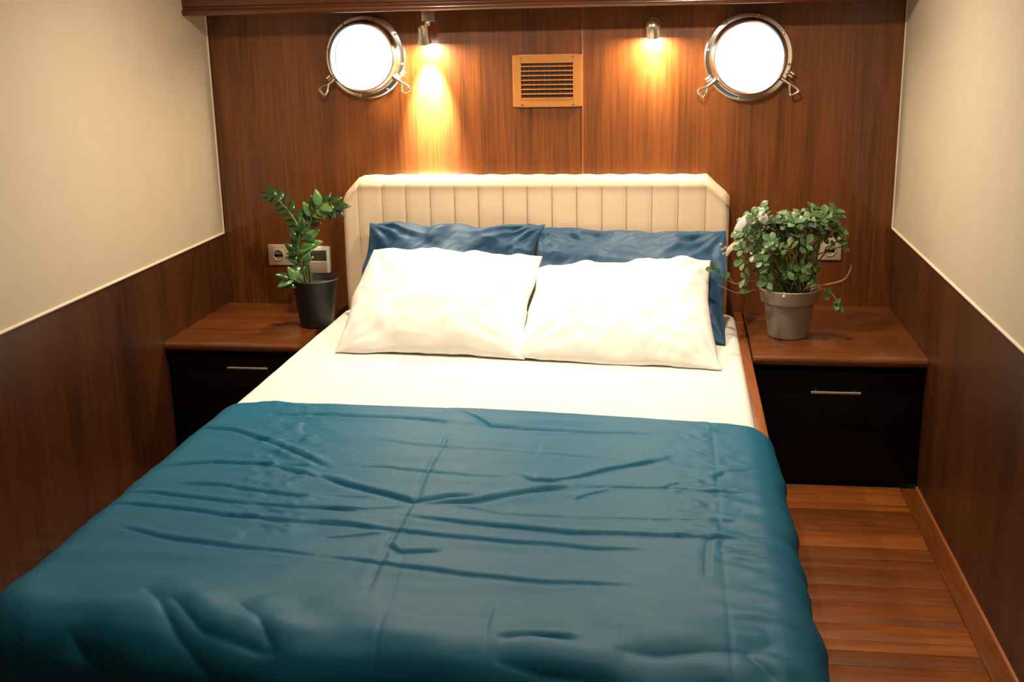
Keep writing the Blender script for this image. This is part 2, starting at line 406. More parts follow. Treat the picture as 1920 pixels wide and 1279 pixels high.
# ------------------------------------------------------------------ portholes
for wi, (cx, cz, R) in enumerate(PORTS):
    yc = Vector((cx, 0, cz)); ax = Vector((0, -1, 0))
    name = 'window_%d' % (wi+1)
    k = R/0.155
    fl_ = lathe(bmesh.new(), [(HOLE*.97, -.055), (HOLE*.97, 0.012), (R*.86, 0.014), (R*.97, 0.010), (R, 0.004), (R, -.001), (HOLE, -.001)], yc, ax, 72)
    root = struct(obj(name, fl_, m_chrome, None, True, origin=(cx, 0, cz)),
                  ['round chrome porthole on the left, beside the bracket-mounted spotlight', 'round chrome porthole on the right, near the right-hand wall'][wi], 'porthole')
    ring = [(HOLE*.985, .012), (R*.875, .012), (R*.885, .022), (R*.875, .040), (R*.84, .060), (R*.80, .068), (R*.765, .066), (R*.745, .056), (R*.745, .040), (HOLE*.96, .030)]
    obj('hatch_ring', lathe(bmesh.new(), ring, yc, ax, 72, True), m_chrome, root, label='polished hinged ring')
    obj('glass', lathe(bmesh.new(), [(0, .042), (R*.75, .042), (R*.75, .048), (0, .048)], yc, ax, 64), m_glass, root)
    for i in range(8):
        a = 2*PI*(i+.5)/8+0.2
        p = yc+Vector((math.cos(a)*R*.935, -.011, math.sin(a)*R*.935))
        obj('screw', lathe(bmesh.new(), [(.0055, 0), (.005, .002), (.003, .0032), (0, .0036)], p, ax, 14), m_steel, root)
    # swing-bolt dogs with a triangular finger loop
    for s, ang in ((-1, math.radians(215)), (1, math.radians(-33))):
        d = Vector((math.cos(ang), 0, math.sin(ang))); e = Vector((-math.sin(ang), 0, math.cos(ang)))
        b0 = yc+d*R*.87+Vector((0, -.045, 0)); b1 = yc+d*(R+.016)+Vector((0, -.043, 0))
        lug = tube(bmesh.new(), [b0, (b0+b1)/2, b1], [.009, .006, .0045], 10)
        lo = obj('dog_bolt', lug, m_chrome, root)
        q0 = b1; dn = (d*0.6+Vector((0, 0, -1))*0.35).normalized(); sd = Vector((dn.z, 0, -dn.x))
        loop = [q0, q0+dn*.020+sd*.015, q0+dn*.032+sd*.019, q0+dn*.038+sd*.014, q0+dn*.041-sd*.006, q0+dn*.036-sd*.011, q0+dn*.016-sd*.008]
        obj('finger_loop', tube(bmesh.new(), spline(loop+[loop[0]], 4)[:-1], .0040, 8, True), m_chrome, lo)
        hp = yc+Vector((math.cos(ang+s*.16)*R*.98, -.03, math.sin(ang+s*.16)*R*.98))
        bm = bmesh.new(); tube(bm, [hp, hp+d*.016], .004, 8); tube(bm, [hp+e*.012, hp+e*.012+d*.016], .004, 8)
        obj('hinge_lug', bm, m_chrome, root)

# ------------------------------------------------------------------ ventilation grille
v = thing('vent_grille', 'copper-tan rectangular ventilation grille on the wall between the spotlights', 'vent', (-0.481, 0, 1.29))
vx0, vx1, vz0, vz1 = -0.611, -0.351, 1.197, 1.385
ox0, ox1, oz0, oz1 = -0.579, -0.386, 1.225, 1.355
bm = bmesh.new()
for a, b, c, d in ((vx0, ox0, vz0, vz1), (ox1, vx1, vz0, vz1), (ox0, ox1, vz0, oz0), (ox0, ox1, oz1, vz1)): bx(bm, a, b, -.012, -.0025, c, d)
bmesh.ops.remove_doubles(bm, verts=bm.verts, dist=1e-5)
o = obj('frame', bm, m_vent, v, False); bv = o.modifiers.new('b', 'BEVEL'); bv.width = .002; bv.segments = 2; bv.limit_method = 'ANGLE'
obj('duct_back', box(ox0, ox1, -.004, -.0026, oz0, oz1), m_ventd, v)
for i in range(8):
    z = oz0+.004+i*(oz1-oz0-.004)/7.6
    bm = prism(bmesh.new(), [(-.0145, z-.0030), (-.0120, z-.0044), (-.0060, z-.0010), (-.0066, z+.0012)], 'x', ox0-.0005, ox1+.0005)
    obj('slat', bm, m_vent, v, False)
for i in range(10):
    x = ox0+(i+.5)*(ox1-ox0)/10
    obj('vane', box(x-.0009, x+.0009, -.0058, -.0041, oz0, oz1), m_floor_border, v, False)
for x, z in ((-.575, 1.378), (-.385, 1.378), (-.385, 1.204), (-.575, 1.204)):
    obj('screw', lathe(bmesh.new(), [(.0042, 0), (.0038, .0016), (0, .002)], (x, -.012, z), (0, -1, 0), 12), m_steel, v)

# ------------------------------------------------------------------ spotlights
def spotlight(name, x, y, zt, zb, bracket, label, energy, tilt=0.30):
    t = thing(name, label, 'spotlight', (x, y, zt))
    if bracket:
        obj('bracket', box(x+.000, x+.050, y-.018, y+.018, 1.512, BZ+.004, .002), m_steel, t)
        bm = lathe(bmesh.new(), [(0, -.012), (.010, -.010), (.013, 0), (.010, .010), (0, .012)], (x+.018, y, zt+.006), (0, 0, 1), 20)
        obj('swivel', bm, m_nickel, t)
    else:
        bm = lathe(bmesh.new(), [(.026, 0), (.026, .004), (.022, .007), (0, .007)], (x, 0, zt-.010), (0, -1, 0), 28)
        obj('wall_rose', bm, m_nickel, t)
        obj('swivel', tube(bmesh.new(), [(x, -.005, zt-.010), (x, y+.01, zt-.010)], .007, 12), m_nickel, t)
    ax = Vector((0, math.sin(tilt), -math.cos(tilt)))
    top = Vector((x, y, zt)); L = zt-zb
    if bracket: prof = [(0, -.004), (.012, -.002), (.019, .006), (.0195, L*.45), (.021, L*.65), (.026, L), (.0245, L), (.019, L*.8), (0, L*.8)]
    else: prof = [(0, -.006), (.014, -.004), (.023, .004), (.027, .016), (.0265, L*.7), (.0265, L), (.0245, L), (.022, L*.85), (0, L*.85)]
    obj('lamp_head', lathe(bmesh.new(), prof, top, ax, 32), m_nickel, t)
    obj('lens', lathe(bmesh.new(), [(0, L*.93), (.0225, L*.93), (.0225, L*.97), (0, L*.985)], top, ax, 28), m_lens, t)
    p = top+ax*(L+.004)
    la = bpy.data.lights.new('lens_glow', 'AREA'); la.shape = 'DISK'; la.size = .034; la.energy = 11 if bracket else 9.5; la.color = (1.0, .80, .52)
    o = bpy.data.objects.new('lens_glow', la); C.objects.link(o); o.parent = t; o.location = p-WL[t.name]
    for e, ang, bl, c in ((energy, 46, 1.0, (1.0, .92, .80)),):
        l = bpy.data.lights.new('spot', 'SPOT'); l.energy = e; l.spot_size = math.radians(ang); l.spot_blend = bl; l.shadow_soft_size = .018
        l.color = c
        o = bpy.data.objects.new('spot_lamp', l); C.objects.link(o); o.parent = t; o.location = p-WL[t.name]
        o.rotation_mode = 'QUATERNION'; o.rotation_quaternion = Vector((0, 0, -1)).rotation_difference(ax)

spotlight('wall_spotlight', -0.926, -0.10, 1.500, 1.432, True, 'small brushed nickel spotlight hanging from a bracket under the beam, beside the left porthole', SPOTS[0][2], 0.36)
spotlight('wall_spotlight', -0.092, -0.085, 1.495, 1.440, False, 'small stubby spotlight on the wall nearer the right porthole', SPOTS[1][2], 0.42)
DL = ['above the left side of the pillows', 'above the right side of the pillows', 'above the left foot of the bed', 'above the right foot of the bed', 'at the rear of the cabin']
for (x, y, e), wh in zip(DOWNLIGHTS, DL):
    t = thing('ceiling_downlight', 'round recessed downlight in the ceiling '+wh, 'ceiling light', (x, y, ZC), 'recessed ceiling downlights')
    obj('rim', lathe(bmesh.new(), [(.045, 0), (.050, .008), (.062, .009), (.066, 0)], (x, y, ZC), (0, 0, -1), 32, True), m_steel, t)
    obj('lens', lathe(bmesh.new(), [(0, .001), (.045, .001), (.045, .004), (0, .004)], (x, y, ZC), (0, 0, -1), 32), m_down, t)

# ------------------------------------------------------------------ headboard
bed = thing('bed', 'built-in double bed frame with cream channel-stitched headboard and wooden side rails', 'bed', (-0.52, -1.3, 0))
st = [-1.263, -1.196, -1.102, -1.011, -0.917, -0.824, -0.733, -0.640, -0.549, -0.456, -0.364, -0.271, -0.181, -0.088, 0.007, 0.106, 0.192]
HX0, HX1, HT, HC = -1.263, 0.192, 0.945, 0.875
def hb_top(x):
    if x < -1.196: return HC+(HT-HC)*(x-HX0)/(-1.196-HX0)
    if x > 0.112: return HC+(HT-HC)*(HX1-x)/(HX1-0.112)
    return HT
xs = sorted(set([round(v, 4) for i in range(16) for v in np.linspace(st[i], st[i+1], 13)]+[0.112, 0.111, 0.113]+[HX0+.003, HX0+.01, HX1-.003, HX1-.01]))
xs = np.array(xs)
def chan(x):
    for i in range(16):
        if st[i] <= x <= st[i+1]:
            u = (x-st[i])/(st[i+1]-st[i])*2-1
            e = 1-abs(u)**6
            if i == 0 and u < 0 or i == 15 and u > 0: e = 1
            return e
    return 1
# profile going up the front then over the top to the back: (y, dz from top, groove strength)
prof = [(-.118, None, 1)]*0
rows = []
zb = 0.36
for z in np.linspace(zb, 0, 16)[:-1]: rows.append(('f', z))
V = []
R_ = .034
for x in xs:
    T = hb_top(x); col = []; c = chan(x)
    ed = min(x-HX0, HX1-x); er = 0 if ed > .025 else .025-math.sqrt(max(0, .025**2-(.025-ed)**2))
    yf = -.128+.007*(1-c)+er
    for z in np.linspace(.36, T-R_-.004, 22): col.append((x, yf+.004*math.sin(z*9), z))
    for a in np.linspace(0, PI/2, 8):
        g = .004*(1-c)*math.cos(a/1.1)
        col.append((x, yf+R_*(1-math.cos(a))+g*0, T-R_+R_*math.sin(a)-er*.3))
    for yy in np.linspace(yf+R_+.01, -.012, 5): col.append((x, yy, T+.0015*math.sin(x*70)-er*.3))
    col.append((x, -.004, T-.008))
    col.append((x, -.004, .36))
    V.append(col)
hb = grid_obj('headboard', np.array(V), m_head, bed)
# closed cheeks left and right
for nm, xx in (('l', HX0), ('r', HX1)):
    pts = [(p[1], p[2]) for p in V[0 if nm == 'l' else -1]]
    bm = prism(bmesh.new(), pts, 'x', xx-.0012, xx+.0012)
    obj('side_cheek', bm, m_head, hb, False)
bm = bmesh.new()
for x in st[1:-1]:
    T = hb_top(x)
    tube(bm, [(x, -.1225, .37), (x, -.1225, .7), (x, -.1225, T-R_-.004), (x, -.112, T-.012)], .0011, 6)
obj('seam', bm, m_stitch, hb)['kind'] = 'stuff'
# bed box
obj('side_rail', box(0.222, 0.256, -2.48, -0.02, 0.0, 0.422, .006), m_rail, bed, label='orange-brown wooden side rail')
obj('side_rail', box(-1.286, -1.262, -2.50, -0.02, 0.0, 0.40, .006), m_rail, bed)
obj('foot_rail', box(-1.280, 0.250, -2.565, -2.547, 0.0, 0.37, .006), m_rail, bed)
obj('bed_base', box(-1.261, 0.221, -2.546, -0.015, 0.02, 0.30), m_side, bed, False)

# ------------------------------------------------------------------ mattress in its fitted sheet
def rounded_slab(x0, x1, y0, y1, z0, z1, rc, re, nx=150, ny=220, fn=None):
    """top surface and sides of a soft slab, corner radius rc, edge radius re"""
    u = np.linspace(-1, 1, nx); v_ = np.linspace(-1, 1, ny)
    ext = re*PI/2+(z1-z0-re)
    hx, hy = (x1-x0)/2, (y1-y0)/2
    def cloth(n, h):
        a = np.linspace(-ext, 0, 14)[:-1]; core = np.linspace(0, 1, n)
        inner = h-re
        return np.r_[-inner+a, -inner+core*2*inner, inner-a[::-1]]
    S, T = cloth(nx, hx), cloth(ny, hy)
    S, T = np.meshgrid(S, T, indexing='ij')
    ix, iy = hx-re-(rc-re), hy-re-(rc-re)
    qx = np.clip(S, -ix, ix); qy = np.clip(T, -iy, iy)
    dx, dy = S-qx, T-qy; D = np.hypot(dx, dy); k = rc-re
    over = np.maximum(0, D-k); over = np.minimum(over, ext)
    ux = np.where(D > 1e-9, dx/np.maximum(D, 1e-9), 0); uy = np.where(D > 1e-9, dy/np.maximum(D, 1e-9), 0)
    a = np.minimum(over/re, PI/2); drop = np.maximum(0, over-re*PI/2)
    rad = np.minimum(D, k)+re*np.sin(a)
    X = (x0+x1)/2+qx+ux*rad; Y = (y0+y1)/2+qy+uy*rad
    Z = z1-re+re*np.cos(a)-drop
    if fn: Z = Z+fn(X, Y)*np.cos(a)
    return np.stack([X, Y, Z], -1)
mt = thing('mattress', 'thick mattress in a white fitted cotton sheet on the bed', 'mattress', (-0.52, -1.3, 0.30))
def sheet_h(X, Y):
    return .0022*fbm(X, Y, 5, 3)+.0012*fbm(X, Y*3, 9, 5)
grid_obj('fitted_sheet', rounded_slab(-1.266, 0.224, -2.545, -0.130, 0.302, 0.446, .06, .028, fn=sheet_h), m_sheet, mt)
obj('mattress_core', box(-1.24, 0.20, -2.52, -0.15, 0.302, 0.43, .02), m_sheet, mt)

# ------------------------------------------------------------------ blanket
CREASES = [(1,[(-0.961,-1.457),(-0.819,-1.459),(-0.677,-1.468),(-0.584,-1.487)]),(1,[(-0.593,-1.365),(-0.549,-1.416),(-0.48,-1.499),(-0.364,-1.513),(-0.198,-1.533),(-0.004,-1.524)]),(0.5,[(-0.9,-1.655),(-0.738,-1.641),(-0.581,-1.668),(-0.342,-1.693),(-0.123,-1.728)]),(0.8,[(-0.784,-1.826),(-0.692,-1.821),(-0.545,-1.845),(-0.362,-1.866)]),(1.5,[(-0.367,-1.832),(-0.319,-1.878),(-0.272,-1.881),(-0.178,-1.815),(-0.092,-1.758),(0.003,-1.708)]),(1.6,[(-0.827,-1.89),(-0.752,-1.938),(-0.665,-1.975),(-0.573,-2.02),(-0.493,-1.987),(-0.422,-1.971)]),(1.6,[(-0.553,-2.029),(-0.444,-2.008),(-0.365,-1.969),(-0.306,-1.937),(-0.223,-1.908)]),(0.8,[(-0.223,-1.908),(-0.115,-1.904),(-0.002,-1.898),(0.176,-1.915)]),(1,[(-0.222,-1.984),(-0.169,-1.943),(-0.12,-1.909)]),(0.7,[(-0.767,-2.084),(-0.655,-2.078),(-0.577,-2.052)]),(1.2,[(-0.581,-2.103),(-0.507,-2.113),(-0.422,-2.131),(-0.324,-2.14),(-0.206,-2.154),(0.0,-2.146),(0.102,-2.148),(0.202,-2.158)]),(1,[(-0.747,-2.149),(-0.661,-2.16),(-0.575,-2.177),(-0.464,-2.192),(-0.357,-2.205),(-0.278,-2.209),(-0.149,-2.222),(-0.034,-2.218)]),(0.7,[(-0.723,-2.227),(-0.647,-2.21),(-0.583,-2.188)]),(1.2,[(-0.581,-2.239),(-0.546,-2.274),(-0.456,-2.259)]),(1,[(-0.695,-2.318),(-0.588,-2.332),(-0.518,-2.347),(-0.431,-2.36),(-0.36,-2.372),(-0.233,-2.387),(-0.045,-2.377)]),(0.6,[(-0.554,-2.026),(-0.46,-2.041),(-0.355,-2.072),(-0.267,-2.079),(-0.106,-2.074),(0.157,-2.068)]),(0.8,[(0.102,-1.82),(0.126,-1.784),(0.202,-1.764)]),(0.45,[(-0.579,-1.511),(-0.575,-1.699),(-0.577,-1.867),(-0.568,-2.016),(-0.572,-2.165),(-0.57,-2.262),(-0.56,-2.475)]),(0.5,[(0.082,-2.125),(0.073,-2.221),(0.068,-2.33)]),(0.8,[(-0.294,-2.61),(-0.231,-2.595),(-0.148,-2.603)]),(0.5,[(-0.79,-2.009),(-0.656,-2.01)]),(0.4,[(-0.322,-2.46),(-0.316,-2.552),(-0.308,-2.644)]),(0.4,[(-0.331,-1.624),(-0.337,-1.73)]),(0.7,[(0.1,-2.213),(0.149,-2.213),(0.197,-2.22)]),(0.7,[(-0.013,-1.899),(0.021,-1.858),(0.078,-1.861)]),(0.6,[(-0.001,-1.934),(0.043,-1.916),(0.11,-1.909)]),(1,[(-1.118,-1.458),(-0.98,-1.447),(-0.895,-1.449)]),(1.3,[(-1.27,-1.58),(-1.162,-1.598),(-1.029,-1.673),(-0.924,-1.753),(-0.826,-1.829)]),(0.5,[(-1.097,-1.653),(-1.003,-1.662),(-0.901,-1.65)]),(1.3,[(-1.246,-1.882),(-1.195,-1.852),(-1.118,-1.83),(-1.004,-1.825),(-0.859,-1.832)]),(1,[(-1.005,-1.822),(-0.904,-1.866),(-0.822,-1.905)]),(0.9,[(-1.142,-1.973),(-1.032,-1.972),(-0.913,-1.999),(-0.787,-2.02)]),(1,[(-1.254,-2.031),(-1.172,-2.03),(-1.054,-2.052),(-0.942,-2.067),(-0.812,-2.08),(-0.645,-2.088)]),(1,[(-1.259,-2.097),(-1.115,-2.109),(-0.966,-2.138),(-0.787,-2.156),(-0.626,-2.163)]),(0.9,[(-1.165,-2.222),(-1.067,-2.258),(-0.908,-2.285),(-0.807,-2.297),(-0.696,-2.315)]),(2.6,[(-0.987,-2.491),(-0.942,-2.531),(-0.87,-2.615),(-0.79,-2.684),(-0.743,-2.722)]),(2.2,[(-0.917,-2.528),(-0.821,-2.61),(-0.704,-2.644),(-0.67,-2.648)]),(2,[(-0.786,-2.527),(-0.729,-2.576),(-0.674,-2.649)]),(2.8,[(-1.081,-2.605),(-1.027,-2.663),(-0.973,-2.711)]),(3,[(-0.963,-2.732),(-0.85,-2.73),(-0.747,-2.74),(-0.607,-2.755)]),(2,[(-0.294,-2.61),(-0.231,-2.591),(-0.148,-2.607)]),(2.5,[(-0.088,-2.621),(-0.017,-2.629),(0.07,-2.612),(0.168,-2.609)]),(2,[(0.127,-2.613),(0.15,-2.642),(0.175,-2.677)]),(2.2,[(-0.286,-2.658),(-0.2,-2.68),(-0.076,-2.689)])]
def blanket():
    x0, x1, yf = -1.302, 0.268, -2.66     # hanging planes
    zt, r, rc = 0.458, 0.08, 0.14
    hang = 0.30
    ext = r*PI/2+hang-r
    step = .0042
    S = np.arange(x0+r-ext, x1-r+ext+1e-6, step)
    Tn = np.arange(0, 1+1e-6, 1/380)
    S = S[:, None]*np.ones((1, len(Tn)))
    # head edge drifts towards the foot from left to right
    head = np.interp(S[:, 0], [-1.6, -1.27, -1.16, -.53, -.086, .15, .20, .26, .45], [-1.44, -1.375, -1.343, -1.354, -1.392, -1.432, -1.445, -1.46, -1.50])
    yf = (-2.67-.09*(np.clip(S[:, 0], -1.35, .35)+.5))[:, None]
    foot = yf[:, 0]+r-ext
    T = head[:, None]+(foot[:, None]-head[:, None])*Tn[None, :]
    k = rc-r
    ix0, ix1, iy = x0+r+k, x1-r-k, yf+r+k
    qx = np.clip(S, ix0, ix1); qy = np.maximum(T, iy)
    dx, dy = S-qx, T-qy; D = np.hypot(dx, dy)
    over = np.clip(D-k, 0, None)
    mxo = np.minimum(over, ext*1.08)
    ux = np.where(D > 1e-9, dx/np.maximum(D, 1e-9), 0); uy = np.where(D > 1e-9, dy/np.maximum(D, 1e-9), 0)
    a = np.minimum(mxo/r, PI/2); drop = np.maximum(0, mxo-r*PI/2)
    ang = np.arctan2(uy, ux)
    per = S*1.0-T*1.0*np.sign(ux+1e-9)+ang*0.25
    fold = np.sin(per*23+2.2*fbm(S, T, 2.5, 11))*.5+np.sin(per*41+1.7)*.28+.35*fbm(per, drop*2, 14, 8)
    flare = np.clip(over/r-.5, 0, 1)*.006+drop*.03+fold*np.clip(drop, 0, .3)*.08+fold*np.clip(over/r-.5, 0, 1)*.006
    rad = np.minimum(D, k)+r*np.sin(a)+flare
    X = qx+ux*rad; Y = qy+uy*rad
    Z = zt-r+r*np.cos(a)-drop
    H = .0085*crease_field(S, T, CREASES, .0062)
    # soft rumple and long sideways swells
    H += .0035*fbm(S*.6, T*2.2+.15*S, 4, 21)+.0016*fbm(S, T, 16, 22, 2)*np.clip(1.3*fbm(S, T, 3, 30)+.35, 0, 1)
    pz = np.exp(-((S+.98+.25*(T+1.7))/.10)**2)+.8*np.exp(-((S-.06)/.09)**2)
    H += .0075*pz*np.clip(fbm(S+.3*T, T*1.3, 26, 41, 2)-.05, -.2, 1)*np.clip((2.35+T)*4, 0, 1)
    H += .0030*fbm(S*.35+.2*T, T*3.0, 6, 44, 2)
    # packaging fold lines
    H += -.0012*np.exp(-((S+0.10*(T+1.4)+.62+.0)/.004)**2)-.0010*np.exp(-((S-.105)/.004)**2)-.0008*np.exp(-((T+2.16+.02*S)/.004)**2)
    # gathered puckers on the right shoulder and the loose foot drape folds
    pk = np.clip(1-np.abs(S-.16)/.10, 0, 1)
    H += .0035*pk*np.sin(T*75+S*30+3*fbm(S, T, 7, 9))*np.clip((-T-1.7)*3, 0, 1)
    fd = np.clip((-T-2.35)/.2, 0, 1)
    H = np.maximum(H, -.009)
    H += .006*fd*(1+np.sin(S*7-T*16+2.5*fbm(S, T, 3, 31)))+.003*fd*(1+np.sin(S*15+T*19+3*fbm(S, T, 4, 32)))
    nx_, ny_, nz_ = ux*np.sin(a), uy*np.sin(a), np.cos(a)
    X += H*nx_; Y += H*ny_; Z += H*nz_
    Z = np.maximum(Z, .018)
    return np.stack([X, Y, Z], -1)
bl = grid_obj('blanket', blanket(), m_blue, None, solid=.004, origin=(-0.51, -1.95, 0.455))
tag(bl, 'creased teal-blue sateen blanket spread over the lower half of the bed', 'blanket')

# ------------------------------------------------------------------ pillows
lx0 = lambda e, u: np.linalg.norm(e)*u/2
ly0 = lx0
def pillow(name, label, corners, thick, mat, seed, group, sag=0.0, bow=(0, 0, 0, 0), wr=1.0, tag_at=None, n=90, flange=0.0, tent=0.0):
    """corners: bottom-left, bottom-right, top-right, top-left mid-surface points seen from the foot"""
    BL, BR, TR, TL = [np.array(c, float) for c in corners]
    g = np.linspace(-1, 1, n)
    g = np.sign(g)*(1-(1-np.abs(g))**1.25)
    U, Vv = np.meshgrid(g, g, indexing='ij')
    s, t = (U+1)/2, (Vv+1)/2
    # bowed outline: edges pulled in between corners
    base = ((1-s)*(1-t))[..., None]*BL+(s*(1-t))[..., None]*BR+(s*t)[..., None]*TR+((1-s)*t)[..., None]*TL
    ex = (BR-BL+TR-TL)/2; ey = (TL-BL+TR-BR)/2
    nrm = np.cross(ex, ey); nrm /= np.linalg.norm(nrm)
    exn, eyn = ex/np.linalg.norm(ex), ey/np.linalg.norm(ey)
    b, r_, tp, l_ = bow
    base = base+(((1-U**2)*((1-t)**2*b-(t**2)*tp))[..., None])*eyn+(((1-Vv**2)*((1-s)**2*l_-(s**2)*r_))[..., None])*exn
    wv = .9*wr*.010
    base = base+((fbm(lx0(ex, U)+seed, ly0(ey, Vv)*.3, 9, seed+7, 3)*wv*np.clip(np.abs(Vv)*1.6-.6, 0, 1))[..., None])*eyn+((fbm(lx0(ex, U)*.3, ly0(ey, Vv)+seed, 9, seed+8, 2)*wv*.7*np.clip(np.abs(U)*1.6-.6, 0, 1))[..., None])*exn
    prof = ((1-np.abs(U)**2.6)*(1-np.abs(Vv)**2.6))
    prof = np.clip(prof, 0, 1)**0.55
    lx, ly = np.linalg.norm(ex)*U/2, np.linalg.norm(ey)*Vv/2
    nz = fbm(lx+seed, ly, 7, seed, 3)*.010*wr+fbm((lx+ly)*.7+seed, (lx-ly)*2.2, 12, seed+1, 2)*.004*wr
    # radial pulls from the corners
    for cu, cv in ((-1, -1), (1, -1), (1, 1), (-1, 1)):
        an = np.arctan2(Vv-cv, U-cu); di = np.hypot(U-cu, Vv-cv)
        nz += .0035*wr*np.sin(an*16+seed+cu)*np.exp(-(di/.7)**2)*np.clip(di*3, 0, 1)
    nz += .004*wr*np.sin(lx*38+3*fbm(lx, ly, 6, seed+5)+seed)*np.exp(-((np.abs(Vv)-.85)/.2)**2)
    if wr > 1.9:
        nz += .022*(.25-np.abs(fbm(lx*.35+seed, ly*1.6+.25*lx, 8, seed+3, 1)))+.005*(.25-np.abs(fbm(lx*.5+.5*ly, ly*1.4, 16, seed+4, 2)))
    else:
        nz += .006*(.25-np.abs(fbm(lx+.6*ly+seed, ly*1.5, 10, seed+3, 2)))
    edge = np.clip(prof*2, 0, 1)
    out = []
    for sg in (1, -1):
        th = thick*prof*(.74 if sg > 0 else .26)
        P = base+nrm*((sg*th+nz*edge*(1 if sg > 0 else .3)))[..., None]
        out.append(P)
    m = n
    A, B = out
    if tent:
        pass
    # stitch front and back grids into one closed mesh
    vv = np.concatenate([A.reshape(-1, 3), B.reshape(-1, 3)])
    vv = vv+np.array([0, 0, 1])*(-sag*np.clip(0, 1, 1))
    zmin = 0.4475
    vv[:, 2] = np.where(vv[:, 2] < zmin, zmin+(vv[:, 2]-zmin)*.02+.0006, vv[:, 2])
    o0 = np.array([(BL[0]+BR[0])/2, (BL[1]+BR[1])/2, .447])
    bm = bmesh.new(); vs_ = [bm.verts.new(p-o0) for p in vv]
    N = m*m
    for i in range(m-1):
        for j in range(m-1):
            a, b_, c, d = i*m+j, (i+1)*m+j, (i+1)*m+j+1, i*m+j+1
            bm.faces.new((vs_[a], vs_[b_], vs_[c], vs_[d]))
            bm.faces.new((vs_[N+d], vs_[N+c], vs_[N+b_], vs_[N+a]))
    bmesh.ops.remove_doubles(bm, verts=bm.verts, dist=2e-4)
    bm.normal_update()
    me = bpy.data.meshes.new(name); bm.to_mesh(me); bm.free(); me.materials.append(mat)
    me.polygons.foreach_set('use_smooth', [True]*len(me.polygons))
    o = bpy.data.objects.new(name, me); C.objects.link(o); o.location = o0; WL[o.name] = Vector(o0)
    tag(o, label, 'pillow', group)
    return o
pillow('pillow', 'blue sateen pillow against the headboard, left one, rumpled along its top edge',
       [(-1.165, -.36, .475), (-.545, -.36, .475), (-.480, -.175, .778), (-1.140, -.165, .783)], .10, m_bluep, 3, 'pillows leaning on the headboard', bow=(0, .01, .008, .01), wr=2.4)
pillow('pillow', 'blue sateen pillow against the headboard, right one, its corner sticking out past the white pillow',
       [(-.490, -.50, .475), (.172, -.61, .455), (.188, -.155, .752), (-.505, -.150, .768)], .075, m_bluep, 9, 'pillows leaning on the headboard', bow=(0, .005, .014, .01), wr=2.0)
pillow('pillow', 'plump ivory white pillow in front, left one, propped higher',
       [(-1.115, -.80, .450), (-.47, -.83, .452), (-.462, -.36, .695), (-1.085, -.36, .718)], .15, m_pillow, 5, 'white pillows lying in front of the blue ones', bow=(.012, .02, .03, .0), wr=1.5)
wp = pillow('pillow', 'flatter white pillow in front, right one, covering the bed edge side',
       [(-.505, -.83, .455), (.152, -.90, .450), (.125, -.38, .690), (-.487, -.38, .655)], .14, m_pillow, 12, 'white pillows lying in front of the blue ones', bow=(.0, .02, .02, .01), wr=1.5)
bm = prism(bmesh.new(), [(-.515, .628), (-.508, .632), (-.505, .618), (-.512, .614)], 'y', -.432, -.430)
obj('care_tag', bm, m_tag, wp, False)

# ------------------------------------------------------------------ bedside cabinets
def counter(bm, x0, x1, z1, th, yf):
    pr = [(-.0005, z1), (-.0005, z1-th)]
    pr += [(yf+th/2, z1-th)]
    for i in range(1, 8):
        a = -PI/2-PI*i/8
        pr.append((yf+th/2+th/2*math.cos(a), z1-th/2+th/2*math.sin(a)))
    pr += [(yf+th/2, z1)]
    return prism(bm, pr, 'x', x0, x1)
def cabinet(x0, x1, z1, th, stile, label, hx, hz, hw, dy=0.0):
    t = thing('bedside_cabinet', label, 'cabinet', ((x0+x1)/2, -.35, 0))
    zc = z1-th
    obj('counter_top', counter(bmesh.new(), x0, x1, z1, th, -.715+dy), m_counter, t)
    obj('carcass', box(x0+.004, x1-.004, -.655+dy, -.002, .0, zc-.0005), m_dark, t, False)
    d0, d1 = (x0+stile, x1-.008) if stile > 0 else (x0+.008, x1+stile-.006)
    if stile > 0: obj('stile', box(x0+.001, x0+stile-.004, -.690+dy, -.656+dy, 0.0, zc-.0006, .002), m_side, t)
    door = obj('door', box(d0, d1, -.692+dy, -.656+dy, .008, zc-.020, .004), m_dark, t)
    h = bmesh.new()
    y = -.716+dy
    tube(h, [(hx-hw/2, y, hz), (hx+hw/2, y, hz)], .0052, 12)
    for s in (-1, 1): tube(h, [(hx+s*hw*.39, -.691+dy, hz+.001), (hx+s*hw*.39, y, hz)], .004, 10)
    obj('handle', h, m_steel, door, label='slim satin steel bar handle')
    return t
cabinet(XL+.001, -1.300, .425, .034, .0, 'bedside cabinet left of the bed, black front, under the black plant pot', -1.493, .335, .150, .095)
cabinet(.258, XR-.001, .445, .036, 0, 'bedside cabinet right of the bed, black front, under the taupe plant pot', .521, .325, .156)

# ------------------------------------------------------------------ sockets and thermostat
t = thing('wall_socket', 'beige double socket plate on the wall behind the left plant', 'socket', (-1.533, 0, .625))
obj('plate', box(-1.612, -1.455, -.010, -.0025, .584, .668, .003), m_plate2, t)
for x in (-1.570, -1.497):
    r_ = obj('socket_insert', lathe(bmesh.new(), [(.0235, .0), (.0235, .004), (.0215, .005), (.0195, .004), (.018, .001), (0, .001)], (x, -.009, .626), (0, -1, 0), 32), m_plate2 if x > -1.55 else m_plate, t)
    bm = bmesh.new()
    for s in (-1, 1): lathe(bm, [(.0028, 0), (.0028, .0012), (0, .0012)], (x+s*.0075, -.0098, .626), (0, -1, 0), 10)
    obj('pin_hole', bm, m_ventd, r_)
t = thing('wall_socket', 'beige single socket on the wall behind the bushy plant', 'socket', (.572, 0, .665))
obj('plate', box(.530, .614, -.010, -.0025, .622, .709, .003), m_plate2, t)
